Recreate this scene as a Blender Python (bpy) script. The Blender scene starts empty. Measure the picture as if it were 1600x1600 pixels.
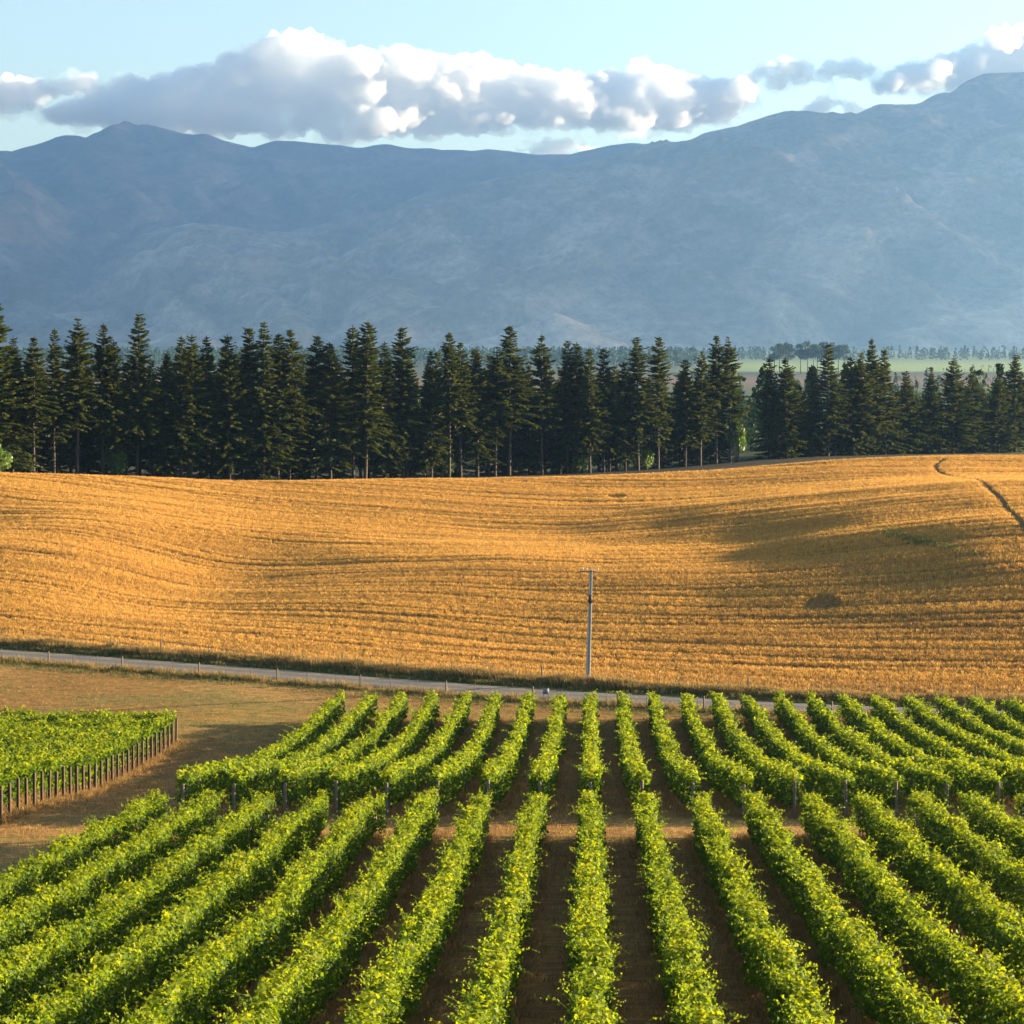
import bpy, math, random
import numpy as np
from mathutils import Vector
rad = math.radians
scene = bpy.context.scene
# ------------------------------------------------------------------ camera, sky, sun, exposure
F = 3600.0                    # focal length in pixels of the 1600 px photograph
HY = 530.0                    # image row of the true horizon
CZ = 32.0                     # camera height above the zero level
cam_d = bpy.data.cameras.new('camera'); cam = bpy.data.objects.new('camera', cam_d)
scene.collection.objects.link(cam)
cam.location = (0, 0, CZ); cam.rotation_euler = (rad(90), 0, 0)
cam_d.sensor_width = 36.0; cam_d.lens = 36.0 * F / 1600.0
cam_d.shift_y = -(800.0 - HY) / 1600.0
cam_d.clip_start = 0.5; cam_d.clip_end = 60000
scene.camera = cam
SUN_EL, SUN_AZ = rad(9.8), rad(20.0)      # azimuth measured from +X (right) towards +Y (away)
world = bpy.data.worlds.new('World'); scene.world = world; world.use_nodes = True
wn = world.node_tree.nodes; wl = world.node_tree.links
sky = wn.new('ShaderNodeTexSky'); sky.sky_type = 'NISHITA'; sky.sun_disc = False
sky.sun_elevation = SUN_EL; sky.sun_rotation = rad(90) - SUN_AZ
sky.altitude = 300; sky.air_density = 1.0; sky.dust_density = 0.5; sky.ozone_density = 1.0
wl.new(sky.outputs[0], wn['Background'].inputs[0]); wn['Background'].inputs[1].default_value = 0.05
sun_d = bpy.data.lights.new('sun', 'SUN'); sun_d.energy = 5.0; sun_d.angle = rad(0.5)
sun_d.color = (1.0, 0.80, 0.50)
sun = bpy.data.objects.new('sun', sun_d); scene.collection.objects.link(sun)
SDIR = Vector((math.cos(SUN_EL)*math.cos(SUN_AZ), math.cos(SUN_EL)*math.sin(SUN_AZ), math.sin(SUN_EL)))
sun.rotation_euler = (-SDIR).to_track_quat('-Z', 'Y').to_euler(); sun.location = (200, 50, 120)
vs = scene.view_settings; vs.view_transform = 'Standard'; vs.look = 'None'
vs.exposure = 2.55; vs.gamma = 1.0; vs.use_curve_mapping = False
cy = scene.cycles
cy.max_bounces = 12; cy.diffuse_bounces = 1; cy.glossy_bounces = 1; cy.transmission_bounces = 3
cy.transparent_max_bounces = 4; cy.volume_bounces = 12; cy.use_denoising = True
cy.sample_clamp_indirect = 6.0

# ------------------------------------------------------------------ helpers
rng = np.random.default_rng(7)
def link(o, parent=None):
    scene.collection.objects.link(o)
    if parent is not None: o.parent = parent
    return o
def tag(o, label=None, cat=None, group=None, kind=None):
    if label: o['label'] = label
    if cat: o['category'] = cat
    if group: o['group'] = group
    if kind: o['kind'] = kind
    return o
def empty(name, loc):
    o = bpy.data.objects.new(name, None); o.location = loc; o.empty_display_size = 0.3
    return link(o)
def np_mesh(name, verts, faces, mat=None, attrs=None, smooth=False):
    """verts (n,3), faces (m,k) array with k = 3 or 4, or a list of such arrays"""
    me = bpy.data.meshes.new(name)
    fl = faces if isinstance(faces, list) else [faces]
    fl = [np.asarray(f, dtype=np.int32) for f in fl if len(f)]
    verts = np.asarray(verts, dtype=np.float32)
    me.vertices.add(len(verts)); me.vertices.foreach_set('co', verts.ravel())
    if fl:
        loops = np.concatenate([f.ravel() for f in fl])
        tot = np.concatenate([np.full(len(f), f.shape[1], np.int32) for f in fl])
        st = np.concatenate([[0], np.cumsum(tot)[:-1]]).astype(np.int32)
        me.loops.add(len(loops)); me.loops.foreach_set('vertex_index', loops)
        me.polygons.add(len(tot)); me.polygons.foreach_set('loop_start', st)
        me.polygons.foreach_set('loop_total', tot)
        if smooth: me.polygons.foreach_set('use_smooth', np.ones(len(tot), bool))
    for k, a in (attrs or {}).items():
        a = np.asarray(a, np.float32)
        if a.ndim == 1:
            at = me.attributes.new(k, 'FLOAT', 'POINT'); at.data.foreach_set('value', a)
        elif a.shape[1] == 4:
            at = me.attributes.new(k, 'FLOAT_COLOR', 'POINT'); at.data.foreach_set('color', a.ravel())
        else:
            at = me.attributes.new(k, 'FLOAT_VECTOR', 'POINT'); at.data.foreach_set('vector', a.ravel())
    if mat: me.materials.append(mat)
    me.update(calc_edges=True)
    return me
def add(name, me, parent=None, loc=None):
    o = bpy.data.objects.new(name, me)
    if loc is not None: o.location = loc
    return link(o, parent)
def _h(ix, iy, s):
    n = (ix.astype(np.int64) * 374761393 + iy.astype(np.int64) * 668265263 + s * 974634777) & 0xffffffff
    n = ((n ^ (n >> 13)) * 1274126177) & 0xffffffff
    return ((n ^ (n >> 16)) & 0xffff) / 65535.0
def vnoise(x, y, s=0):
    x = np.asarray(x, float); y = np.asarray(y, float) + 0*x; x = x + 0*y
    ix = np.floor(x); iy = np.floor(y); fx = x-ix; fy = y-iy
    fx = fx*fx*(3-2*fx); fy = fy*fy*(3-2*fy)
    a = _h(ix, iy, s); b = _h(ix+1, iy, s); c = _h(ix, iy+1, s); d = _h(ix+1, iy+1, s)
    return (a*(1-fx)+b*fx)*(1-fy) + (c*(1-fx)+d*fx)*fy
def fbm(x, y, s=0, o=4, g=0.5):
    t = 0; a = 1; n = 0
    for i in range(o):
        t = t + a*vnoise(np.asarray(x)*2**i, np.asarray(y)*2**i, s+i*17); n += a; a *= g
    return t/n
def ridged(x, y, s=0, o=5, g=0.5):
    t = 0; a = 1; n = 0
    for i in range(o):
        t = t + a*(1-np.abs(2*vnoise(np.asarray(x)*2**i, np.asarray(y)*2**i, s+i*31)-1)); n += a; a *= g
    return t/n
def sstep(a, b, x):
    t = np.clip((np.asarray(x, float)-a)/(b-a), 0, 1); return t*t*(3-2*t)
ORD = ['', 'first', 'second', 'third', 'fourth', 'fifth', 'sixth', 'seventh', 'eighth', 'ninth', 'tenth', 'eleventh',
       'twelfth', 'thirteenth', 'fourteenth', 'fifteenth', 'sixteenth', 'seventeenth', 'eighteenth', 'nineteenth']
TENS = {2: ('twentieth', 'twenty'), 3: ('thirtieth', 'thirty'), 4: ('fortieth', 'forty'), 5: ('fiftieth', 'fifty'), 6: ('sixtieth', 'sixty')}
def ordinal(n):
    if n < 20: return ORD[n]
    return TENS[n//10][0] if n % 10 == 0 else TENS[n//10][1] + '-' + ORD[n % 10]

# ------------------------------------------------------------------ materials
def nmat(name):
    m = bpy.data.materials.new(name); m.use_nodes = True
    nt = m.node_tree; nt.nodes.clear()
    return m, nt.nodes, nt.links
def N(nodes, t, **kw):
    n = nodes.new(t)
    for k, v in kw.items():
        if k in ('inp',):
            for kk, vv in v.items(): n.inputs[kk].default_value = vv
        else: setattr(n, k, v)
    return n
def ramp(nodes, stops):
    r = nodes.new('ShaderNodeValToRGB'); e = r.color_ramp.elements
    e[0].position, e[0].color = stops[0][0], (*stops[0][1], 1)
    e[1].position, e[1].color = stops[-1][0], (*stops[-1][1], 1)
    for p, c in stops[1:-1]:
        x = e.new(p); x.color = (*c, 1)
    return r
def plain(name, col, rough=0.8, noise=0.25, scale=8.0, bump=0.0, stretch=(1, 1, 1)):
    """one base colour with procedural mottling"""
    m, n, l = nmat(name)
    out = N(n, 'ShaderNodeOutputMaterial'); b = N(n, 'ShaderNodeBsdfPrincipled', inp={'Roughness': rough})
    tc = N(n, 'ShaderNodeTexCoord'); mp = N(n, 'ShaderNodeMapping'); mp.inputs['Scale'].default_value = stretch
    nz = N(n, 'ShaderNodeTexNoise', inp={'Scale': scale, 'Detail': 6.0, 'Roughness': 0.65})
    l.new(tc.outputs['Object'], mp.inputs[0]); l.new(mp.outputs[0], nz.inputs[0])
    lo = tuple(c*(1-noise) for c in col); hi = tuple(min(1, c*(1+noise)) for c in col)
    r = ramp(n, [(0.3, lo), (0.7, hi)]); l.new(nz.outputs[0], r.inputs[0])
    l.new(r.outputs[0], b.inputs['Base Color']); l.new(b.outputs[0], out.inputs[0])
    if bump:
        bp = N(n, 'ShaderNodeBump', inp={'Strength': bump, 'Distance': 0.02})
        l.new(nz.outputs[0], bp.inputs['Height']); l.new(bp.outputs[0], b.inputs['Normal'])
    return m
def leafmat(name, stops, trans_stops, tr=0.4, rough=0.5, spec=0.4):
    """leaf: colour by the leaf's own 'tint', light passes through it"""
    m, n, l = nmat(name)
    out = N(n, 'ShaderNodeOutputMaterial'); b = N(n, 'ShaderNodeBsdfPrincipled', inp={'Roughness': rough, 'Specular IOR Level': spec})
    at = N(n, 'ShaderNodeAttribute', attribute_name='tint')
    r = ramp(n, stops); r2 = ramp(n, trans_stops)
    l.new(at.outputs['Fac'], r.inputs[0]); l.new(at.outputs['Fac'], r2.inputs[0])
    t = N(n, 'ShaderNodeBsdfTranslucent'); mx = N(n, 'ShaderNodeMixShader', inp={0: tr})
    l.new(r.outputs[0], b.inputs['Base Color']); l.new(r2.outputs[0], t.inputs[0])
    l.new(b.outputs[0], mx.inputs[1]); l.new(t.outputs[0], mx.inputs[2]); l.new(mx.outputs[0], out.inputs[0])
    return m
M = {}
M['vine'] = leafmat('vine_leaf', [(0, (0.020, 0.048, 0.007)), (0.5, (0.085, 0.145, 0.011)), (0.85, (0.19, 0.215, 0.016)), (1, (0.26, 0.24, 0.018))],
                    [(0, (0.05, 0.12, 0.005)), (0.5, (0.30, 0.39, 0.008)), (0.85, (0.50, 0.49, 0.010)), (1, (0.58, 0.51, 0.012))], 0.40, 0.6, 0.12)
M['conifer'] = leafmat('conifer_needles', [(0, (0.010, 0.018, 0.005)), (0.5, (0.036, 0.048, 0.010)), (1, (0.10, 0.10, 0.018))],
                       [(0, (0.03, 0.045, 0.006)), (0.5, (0.09, 0.11, 0.012)), (1, (0.2, 0.19, 0.02))], 0.25, 0.7, 0.15)
M['broadleaf'] = leafmat('broadleaf', [(0, (0.04, 0.08, 0.02)), (1, (0.11, 0.17, 0.035))], [(0, (0.1, 0.2, 0.02)), (1, (0.25, 0.35, 0.04))], 0.35, 0.5, 0.3)
M['farpine'] = leafmat('far_pine_needles', [(0, (0.014, 0.03, 0.014)), (1, (0.045, 0.07, 0.025))], [(0, (0.02, 0.05, 0.01)), (1, (0.06, 0.1, 0.02))], 0.15, 0.8, 0.1)
M['wheat'] = leafmat('wheat_straw', [(0, (0.48, 0.235, 0.045)), (0.5, (0.69, 0.385, 0.086)), (1, (0.83, 0.55, 0.175))],
                     [(0, (0.52, 0.25, 0.045)), (1, (0.78, 0.45, 0.11))], 0.4, 0.65, 0.2)
M['drygrass'] = leafmat('dry_grass', [(0, (0.18, 0.095, 0.03)), (0.5, (0.33, 0.19, 0.06)), (1, (0.46, 0.29, 0.11))],
                        [(0, (0.2, 0.12, 0.05)), (1, (0.45, 0.32, 0.14))], 0.3, 0.8, 0.1)
M['verge'] = leafmat('verge_grass', [(0, (0.05, 0.085, 0.02)), (0.45, (0.13, 0.13, 0.04)), (1, (0.34, 0.23, 0.10))],
                     [(0, (0.08, 0.14, 0.02)), (0.45, (0.18, 0.18, 0.05)), (1, (0.4, 0.28, 0.1))], 0.3, 0.8, 0.1)
M['bark'] = plain('bark', (0.045, 0.03, 0.021), 0.9, 0.4, 3.0, 0.5, (6, 6, 1))
M['vinewood'] = plain('vine_wood', (0.07, 0.05, 0.035), 0.95, 0.4, 12, 0.3)
M['post'] = plain('weathered_timber', (0.14, 0.105, 0.075), 0.85, 0.35, 5, 0.4, (8, 8, 0.7))
M['darkpost'] = plain('tanalised_timber', (0.07, 0.042, 0.025), 0.85, 0.35, 5, 0.4, (8, 8, 0.7))
M['steel'] = plain('galvanised_steel', (0.32, 0.31, 0.30), 0.5, 0.2, 10)
M['concrete'] = plain('pole_concrete', (0.44, 0.42, 0.38), 0.8, 0.15, 2.0, 0.15, (3, 3, 0.4))
M['darksteel'] = plain('dark_metal_box', (0.05, 0.04, 0.035), 0.6, 0.2, 4)
M['porcelain'] = plain('insulator_porcelain', (0.6, 0.57, 0.52), 0.3, 0.1, 9)
M['signmat'] = plain('sign_sheet', (0.17, 0.19, 0.22), 0.5, 0.1, 6)

# ------------------------------------------------------------------ terrain
_pd = np.array([-400, -60, 0, 6, 25, 48.6, 76, 107, 113.5, 122, 138, 160, 184, 200, 300.0])
_pv = np.array([10, 0.5, 1.75, 4.2, 11.7, 16.7, 20.15, 23.1, 23.45, 24.7, 27.1, 29.1, 30.4, 30.4, 30.4])
_dd = np.arange(-400, 300, 0.5); _pp = np.interp(_dd, _pd, _pv)
_kk = np.exp(-0.5*(np.arange(-16, 17)*0.5/2.2)**2); _kk /= _kk.sum()
_ps = np.convolve(np.pad(_pp, 16, mode='edge'), _kk, mode='valid')
def P(d): return np.interp(d, _dd, _ps)
_rx = np.array([-400, -75, -49.4, 6.5, 26.6, 50, 90, 400.0]); _ry = np.array([385, 234.5, 222.5, 195, 188.0, 183.5, 178, 150.0])
_rxx = np.arange(-400, 401, 1.0); _ryy = np.interp(_rxx, _rx, _ry)
_k2 = np.exp(-0.5*(np.arange(-30, 31)/9.0)**2); _k2 /= _k2.sum()
_rys = np.convolve(np.pad(_ryy, 30, mode='reflect', reflect_type='odd'), _k2, mode='valid')
def road_d(X): return np.interp(X, _rxx, _rys)
_cx = np.array([-400, 0, 120, 250, 340, 420, 600, 760, 900, 1000, 1100, 1200, 1300, 1400, 1480, 1600, 2200.0])
_cyy = np.array([741, 741, 744, 749, 753, 754, 751, 750, 747, 743, 738, 730, 722, 717, 714.5, 714, 716.0])
CREST = 345.0
def crest_drop(X):
    x = 800 + F*np.asarray(X)/CREST
    return (np.interp(x, _cx, _cyy)-HY)*CREST/F
def gauss(X, d, x0, d0, sx, sd): return np.exp(-0.5*(((X-x0)/sx)**2 + ((d-d0)/sd)**2))
def drop(X, d):
    X = np.asarray(X, float); d = np.asarray(d, float); X = X+0*d; d = d+0*X
    e = road_d(X)
    base = P(d) + 0.12*(fbm(X*0.06, d*0.06, 5)-0.5)*2*sstep(0, 20, np.abs(d-150)+20)
    edge = e + 6.5
    t = np.clip((d-edge)/(CREST-edge), 0, 1)
    field = 30.1 + (crest_drop(X)-30.1)*(0.80*t+0.20*t*t)
    w = np.sin(np.pi*np.clip(t, 0, 1))
    field = field - w*(6.6*gauss(X, d, 74, 252, 40, 46) - 1.7*gauss(X, d, 2, 268, 20, 46) + 1.9*gauss(X, d, -4, 258, 15, 26)
                       - 2.2*gauss(X, d, -36, 262, 12, 26) + 2.0*gauss(X, d, -54, 272, 11, 30))
    field = field - w*0.5*(vnoise(((d-e)*0.9+0.12*X)*0.10, X*0.012, 19)-0.5)*2 - w*0.9*(fbm(X*0.035+3, d*0.03, 11, 3)-0.5)*2
    after = crest_drop(X) + 0.5*sstep(CREST, CREST+12, d) + (np.clip(d, CREST, 470)-CREST)*0.045
    vall = 44.0
    field = np.where(d > CREST, after + (vall-after)*sstep(470, 950, d), field)
    bl = sstep(3.4, 6.5, (d-e)*0.9)
    return base*(1-bl) + field*bl
def gz(X, d): return CZ - drop(X, d)

def pos_nodes(a, b, step): return np.arange(a, b+1e-6, step)
xs = np.concatenate([-np.array([6100, 4000, 2500, 1500, 900, 600, 400, 280, 200, 150, 120, 105]), pos_nodes(-96, 96, 1.5),
                     np.array([105, 120, 150, 200, 280, 400, 600, 900, 1500, 2500, 4000, 6100])])
ys = np.concatenate([-np.array([2000, 800, 300, 120, 60, 30]), pos_nodes(-15, 39, 3), pos_nodes(40, 370, 1.5), np.array([376, 384, 394, 402, 410, 425, 450, 480, 520, 570, 630,
                     700, 780, 870, 1000, 1200, 1500, 1900, 2400, 2900, 3050, 3200, 3800, 4800, 6000, 9000, 12000, 21000])])
GX, GY = np.meshgrid(xs, ys)
GZ = gz(GX, GY)
def mixc(a, b, w): return a*(1-w[..., None]) + np.array(b)*w[..., None]
gc = np.zeros(GX.shape+(3,)) + np.array([0.26, 0.13, 0.038])                  # dry mown grass / bare soil
gn = fbm(GX*0.09, GY*0.09, 21, 4); gn2 = fbm(GX*0.03, GY*0.05, 23, 3)
gc = mixc(gc, [0.38, 0.215, 0.07], sstep(0.45, 0.7, gn))
roadv = (GY-road_d(GX))*0.9
# greener mown grass on the flat before the road and on the headlands
flat = sstep(160, 178, GY)*(1-sstep(-12, -6, roadv))
gc = mixc(gc, [0.26, 0.16, 0.042], flat*sstep(0.45, 0.68, gn2+0.2*sstep(-42, -20, GX))*0.8)
gc = mixc(gc, [0.12, 0.125, 0.03], np.exp(-0.5*((GY-105.5)/0.9)**2)*0.6)
gc = mixc(gc, [0.14, 0.14, 0.04], 0.55*sstep(0.5, 0.65, fbm(GX*0.12, GY*0.2, 29))*sstep(-16, -19, GX)*(GY < 200))
gc = mixc(gc, [0.10, 0.12, 0.03], sstep(-2, 2, roadv)*0+np.exp(-0.5*((roadv-4.4)/1.1)**2)*0.9)
gc = mixc(gc, [0.13, 0.12, 0.035], np.exp(-0.5*((roadv+4.8)/1.0)**2)*0.7)
gc = mixc(gc, [0.20, 0.115, 0.035], sstep(5.2, 6.2, roadv)*(GY < 347))         # soil and stubble under the wheat
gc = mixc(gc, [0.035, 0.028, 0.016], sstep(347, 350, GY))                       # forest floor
gc = mixc(gc, [0.055, 0.075, 0.022], sstep(450, 500, GY))
gc = mixc(gc, [0.15, 0.09, 0.06], sstep(1900, 2400, GY))
gc = mixc(gc, [0.05, 0.06, 0.035], sstep(2500, 2900, GY))
gc = mixc(gc, [0.20, 0.27, 0.09], sstep(3050, 3200, GY)*sstep(0.075, 0.095, GX/np.maximum(GY, 1)))
gc = mixc(gc, [0.07, 0.09, 0.05], sstep(4600, 5000, GY))
ny, nx = GX.shape
idx = np.arange(ny*nx).reshape(ny, nx)
gf = np.stack([idx[:-1, :-1], idx[:-1, 1:], idx[1:, 1:], idx[1:, :-1]], -1).reshape(-1, 4)
m, n, l = nmat('ground')
out = N(n, 'ShaderNodeOutputMaterial'); b = N(n, 'ShaderNodeBsdfPrincipled', inp={'Roughness': 0.95, 'Specular IOR Level': 0.1})
at = N(n, 'ShaderNodeAttribute', attribute_name='gcol'); tc = N(n, 'ShaderNodeTexCoord')
n1 = N(n, 'ShaderNodeTexNoise', inp={'Scale': 1.6, 'Detail': 8.0, 'Roughness': 0.7}); n2 = N(n, 'ShaderNodeTexNoise', inp={'Scale': 14.0, 'Detail': 4.0, 'Roughness': 0.7})
mp = N(n, 'ShaderNodeMapping'); mp.inputs['Scale'].default_value = (0.45, 1.6, 1)
l.new(tc.outputs['Object'], mp.inputs[0]); l.new(mp.outputs[0], n1.inputs[0]); l.new(tc.outputs['Object'], n2.inputs[0])
r1 = ramp(n, [(0.3, (0.45, 0.42, 0.36)), (0.7, (1.4, 1.4, 1.35))]); r2 = ramp(n, [(0.25, (0.6, 0.6, 0.6)), (0.75, (1.3, 1.3, 1.3))])
l.new(n1.outputs[0], r1.inputs[0]); l.new(n2.outputs[0], r2.inputs[0])
m1 = N(n, 'ShaderNodeMix', data_type='RGBA', blend_type='MULTIPLY', inp={0: 1.0}); m2 = N(n, 'ShaderNodeMix', data_type='RGBA', blend_type='MULTIPLY', inp={0: 1.0})
l.new(at.outputs['Color'], m1.inputs[6]); l.new(r1.outputs[0], m1.inputs[7]); l.new(m1.outputs[2], m2.inputs[6]); l.new(r2.outputs[0], m2.inputs[7])
bp = N(n, 'ShaderNodeBump', inp={'Strength': 0.8, 'Distance': 0.06}); l.new(n2.outputs[0], bp.inputs['Height'])
l.new(m2.outputs[2], b.inputs['Base Color']); l.new(bp.outputs[0], b.inputs['Normal']); l.new(b.outputs[0], out.inputs[0])
M['ground'] = m
g = add('ground', np_mesh('ground', np.stack([GX, GY, GZ], -1).reshape(-1, 3), gf, M['ground'],
        {'gcol': np.concatenate([gc, np.ones(gc.shape[:2]+(1,))], -1).reshape(-1, 4)}, True))
tag(g, kind='structure')

# gravel road
m, n, l = nmat('gravel')
out = N(n, 'ShaderNodeOutputMaterial'); b = N(n, 'ShaderNodeBsdfPrincipled', inp={'Roughness': 0.95, 'Specular IOR Level': 0.1})
at = N(n, 'ShaderNodeAttribute', attribute_name='wear'); tc = N(n, 'ShaderNodeTexCoord')
nz = N(n, 'ShaderNodeTexNoise', inp={'Scale': 5.0, 'Detail': 8.0, 'Roughness': 0.75}); l.new(tc.outputs['Object'], nz.inputs[0])
r1 = ramp(n, [(0.3, (0.11, 0.095, 0.08)), (0.7, (0.23, 0.20, 0.175))]); l.new(nz.outputs[0], r1.inputs[0])
r2 = ramp(n, [(0.0, (0.6, 0.6, 0.58)), (1.0, (1.1, 1.1, 1.1))]); l.new(at.outputs['Fac'], r2.inputs[0])
m1 = N(n, 'ShaderNodeMix', data_type='RGBA', blend_type='MULTIPLY', inp={0: 1.0}); l.new(r1.outputs[0], m1.inputs[6]); l.new(r2.outputs[0], m1.inputs[7])
bp = N(n, 'ShaderNodeBump', inp={'Strength': 0.6, 'Distance': 0.04}); l.new(nz.outputs[0], bp.inputs['Height'])
l.new(m1.outputs[2], b.inputs['Base Color']); l.new(bp.outputs[0], b.inputs['Normal']); l.new(b.outputs[0], out.inputs[0])
M['gravel'] = m
def along_road(off, step, x0, x1):
    """points on a line parallel to the road, off metres beyond its centre line"""
    X = np.arange(x0, x1, step); Y = road_d(X)
    tx = np.gradient(X); ty = np.gradient(Y); q = np.hypot(tx, ty)
    return np.stack([X - ty/q*off, Y + tx/q*off], -1)
offs = np.array([-2.4, -2.05, -1.4, -0.8, 0, 0.8, 1.4, 2.05, 2.4]); wear = np.array([0, 0.7, 1, 0.8, 0.35, 0.8, 1, 0.7, 0.0])
crown = np.array([0.0, 0.07, 0.09, 0.085, 0.13, 0.085, 0.09, 0.07, 0.0])
rp = []
for o_, c_ in zip(offs, crown):
    p = along_road(o_, 1.5, -110, 110)
    rp.append(np.stack([p[:, 0], p[:, 1], gz(p[:, 0], p[:, 1])+0.03+c_], -1))
rp = np.stack(rp, 1); k1, k2 = rp.shape[:2]; ii = np.arange(k1*k2).reshape(k1, k2)
rf = np.stack([ii[:-1, :-1], ii[1:, :-1], ii[1:, 1:], ii[:-1, 1:]], -1).reshape(-1, 4)[:, ::-1]
tag(add('gravel_road', np_mesh('gravel_road', rp.reshape(-1, 3), rf, M['gravel'], {'wear': np.tile(wear, k1)}, True)), kind='structure')

# ------------------------------------------------------------------ mountains
FAR = np.array([[-900, 300], [-400, 262], [-150, 268], [0, 242], [37, 228], [65, 220], [100, 210], [122, 211], [145, 216], [170, 200], [197, 186], [215, 194], [227, 192], [250, 197],
                [280, 206], [305, 209], [320, 207], [350, 218], [395, 229], [430, 218], [480, 220], [555, 228], [600, 223], [650, 229], [735, 234], [760, 232], [800, 235],
                [840, 240], [890, 239], [950, 226], [985, 222], [1010, 224], [1040, 219], [1090, 222], [1300, 240], [2400, 260]], float)
MID = np.array([[-900, 540], [-200, 535], [0, 500], [60, 458], [125, 425], [175, 395], [225, 364], [300, 346], [350, 350], [400, 357], [450, 362], [525, 342], [600, 325], [650, 304], [700, 292],
                [800, 272], [900, 255], [1000, 236], [1060, 221], [1077, 218], [1100, 206], [1150, 197], [1200, 180], [1230, 173], [1260, 176], [1330, 179], [1345, 174], [1370, 162],
                [1400, 162], [1435, 161], [1455, 149], [1472, 143], [1487, 144], [1505, 127], [1540, 112], [1600, 111], [1700, 118], [1900, 95], [2400, 150]], float)
LOW = np.array([[-900, 470], [-300, 500], [0, 552], [700, 552], [1080, 552], [1150, 532], [1200, 505], [1250, 475], [1300, 455], [1400, 435], [1500, 398], [1600, 345], [1800, 290], [2400, 260]], float)
U = 1.8                                                  # the range stands 11 to 19 km away
mx = np.arange(-3300, 3301, 20.0)*U; my = np.concatenate([np.arange(4700, 8400, 26.0), np.arange(8400, 11600, 36.0)])*U
MX, MY = np.meshgrid(mx, my)
def layer(tab, Yr, Yf, p, seed, amp):
    warp = 260*U*(fbm(MX/(1400*U), MY/(1400*U), seed, 3)-0.5)
    yr = Yr + 900*(fbm(MX/(1800*U)+7, MX*0+3, seed+5, 3)-0.5)
    x = 800 + F*MX/yr
    y = np.interp(x, tab[:, 0], tab[:, 1])
    S = (HY-y)*yr/F + 40
    t = np.clip((MY-Yf)/(yr-Yf), 0, 1)
    back = np.clip((MY-yr)/(2600.0*U), 0, 1)
    prof = np.where(MY < yr, t**p, 1-back)
    rg = ridged((MX+warp+0.25*MY)/(900*U), MY/(7000*U), seed+9, 5, 0.45)
    rg2 = ridged((MX-0.45*MY+warp)/(380*U), MY/(4000*U), seed+13, 5, 0.5)
    h = S*prof
    w = np.where(MY < yr, (t**0.7)*(1-t)**0.8*2.2, back*(1-back)*3)
    h = h + w*amp*((rg-0.62)*2.1 + (rg2-0.62)*0.9 + (ridged((MX+0.3*MY+warp)/(170*U), MY/(2200*U), seed+21, 4, 0.5)-0.62)*0.4)
    h = h + 9*(ridged(MX/(130*U), MY/(130*U), seed+3, 3)-0.6)*np.clip(t*3, 0, 1)
    return h - 46*(1-np.clip(prof*8, 0, 1))
Ls = [layer(FAR, 18400, 10000, 1.15, 100, 600), layer(MID, 14400, 8800, 1.05, 200, 540), layer(LOW, 11300, 8600, 1.0, 300, 270)]
Hm = np.maximum(np.maximum(Ls[0], Ls[1]), Ls[2])
grassy = np.where(Hm == Ls[0], 0.12, np.where(Hm == Ls[1], 0.55, 0.85)) - 0.25*sstep(540, 1600, Hm)      # tussock cover: the near spurs are paler
Zm = CZ - 40 + Hm - 6
ny2, nx2 = MX.shape; ii = np.arange(ny2*nx2).reshape(ny2, nx2)
mf = np.stack([ii[:-1, :-1], ii[:-1, 1:], ii[1:, 1:], ii[1:, :-1]], -1).reshape(-1, 4)
m, n, l = nmat('mountain')
out = N(n, 'ShaderNodeOutputMaterial'); b = N(n, 'ShaderNodeBsdfPrincipled', inp={'Roughness': 0.95, 'Specular IOR Level': 0.05})
tc = N(n, 'ShaderNodeTexCoord')
n1 = N(n, 'ShaderNodeTexNoise', inp={'Scale': 0.0024, 'Detail': 9.0, 'Roughness': 0.62, 'Distortion': 0.6}); n2 = N(n, 'ShaderNodeTexNoise', inp={'Scale': 0.017, 'Detail': 6.0, 'Roughness': 0.7})
mp = N(n, 'ShaderNodeMapping'); mp.inputs['Scale'].default_value = (1, 0.3, 1.3); mp.inputs['Rotation'].default_value = (0, 0, 0.25)
l.new(tc.outputs['Object'], mp.inputs[0]); l.new(mp.outputs[0], n1.inputs[0]); l.new(mp.outputs[0], n2.inputs[0])
r1 = ramp(n, [(0.34, (0.10, 0.085, 0.055)), (0.5, (0.19, 0.15, 0.105)), (0.64, (0.33, 0.255, 0.185))]); l.new(n1.outputs[0], r1.inputs[0])
r2 = ramp(n, [(0.35, (0.7, 0.7, 0.7)), (0.65, (1.2, 1.2, 1.2))]); l.new(n2.outputs[0], r2.inputs[0])
m1 = N(n, 'ShaderNodeMix', data_type='RGBA', blend_type='MULTIPLY', inp={0: 1.0}); l.new(r1.outputs[0], m1.inputs[6]); l.new(r2.outputs[0], m1.inputs[7])
bp = N(n, 'ShaderNodeBump', inp={'Strength': 0.8, 'Distance': 25.0}); l.new(n2.outputs[0], bp.inputs['Height'])
at = N(n, 'ShaderNodeAttribute', attribute_name='grassy'); rg_ = ramp(n, [(0.0, (0.42, 0.43, 0.45)), (1.0, (1.9, 1.78, 1.68))]); l.new(at.outputs['Fac'], rg_.inputs[0])
m2 = N(n, 'ShaderNodeMix', data_type='RGBA', blend_type='MULTIPLY', inp={0: 1.0}); l.new(m1.outputs[2], m2.inputs[6]); l.new(rg_.outputs[0], m2.inputs[7])
l.new(m2.outputs[2], b.inputs['Base Color']); l.new(bp.outputs[0], b.inputs['Normal']); l.new(b.outputs[0], out.inputs[0])
M['mountain'] = m
tag(add('mountains', np_mesh('mountains', np.stack([MX, MY, Zm], -1).reshape(-1, 3), mf, M['mountain'], {'grassy': grassy.ravel()}, True)), kind='structure')

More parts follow.
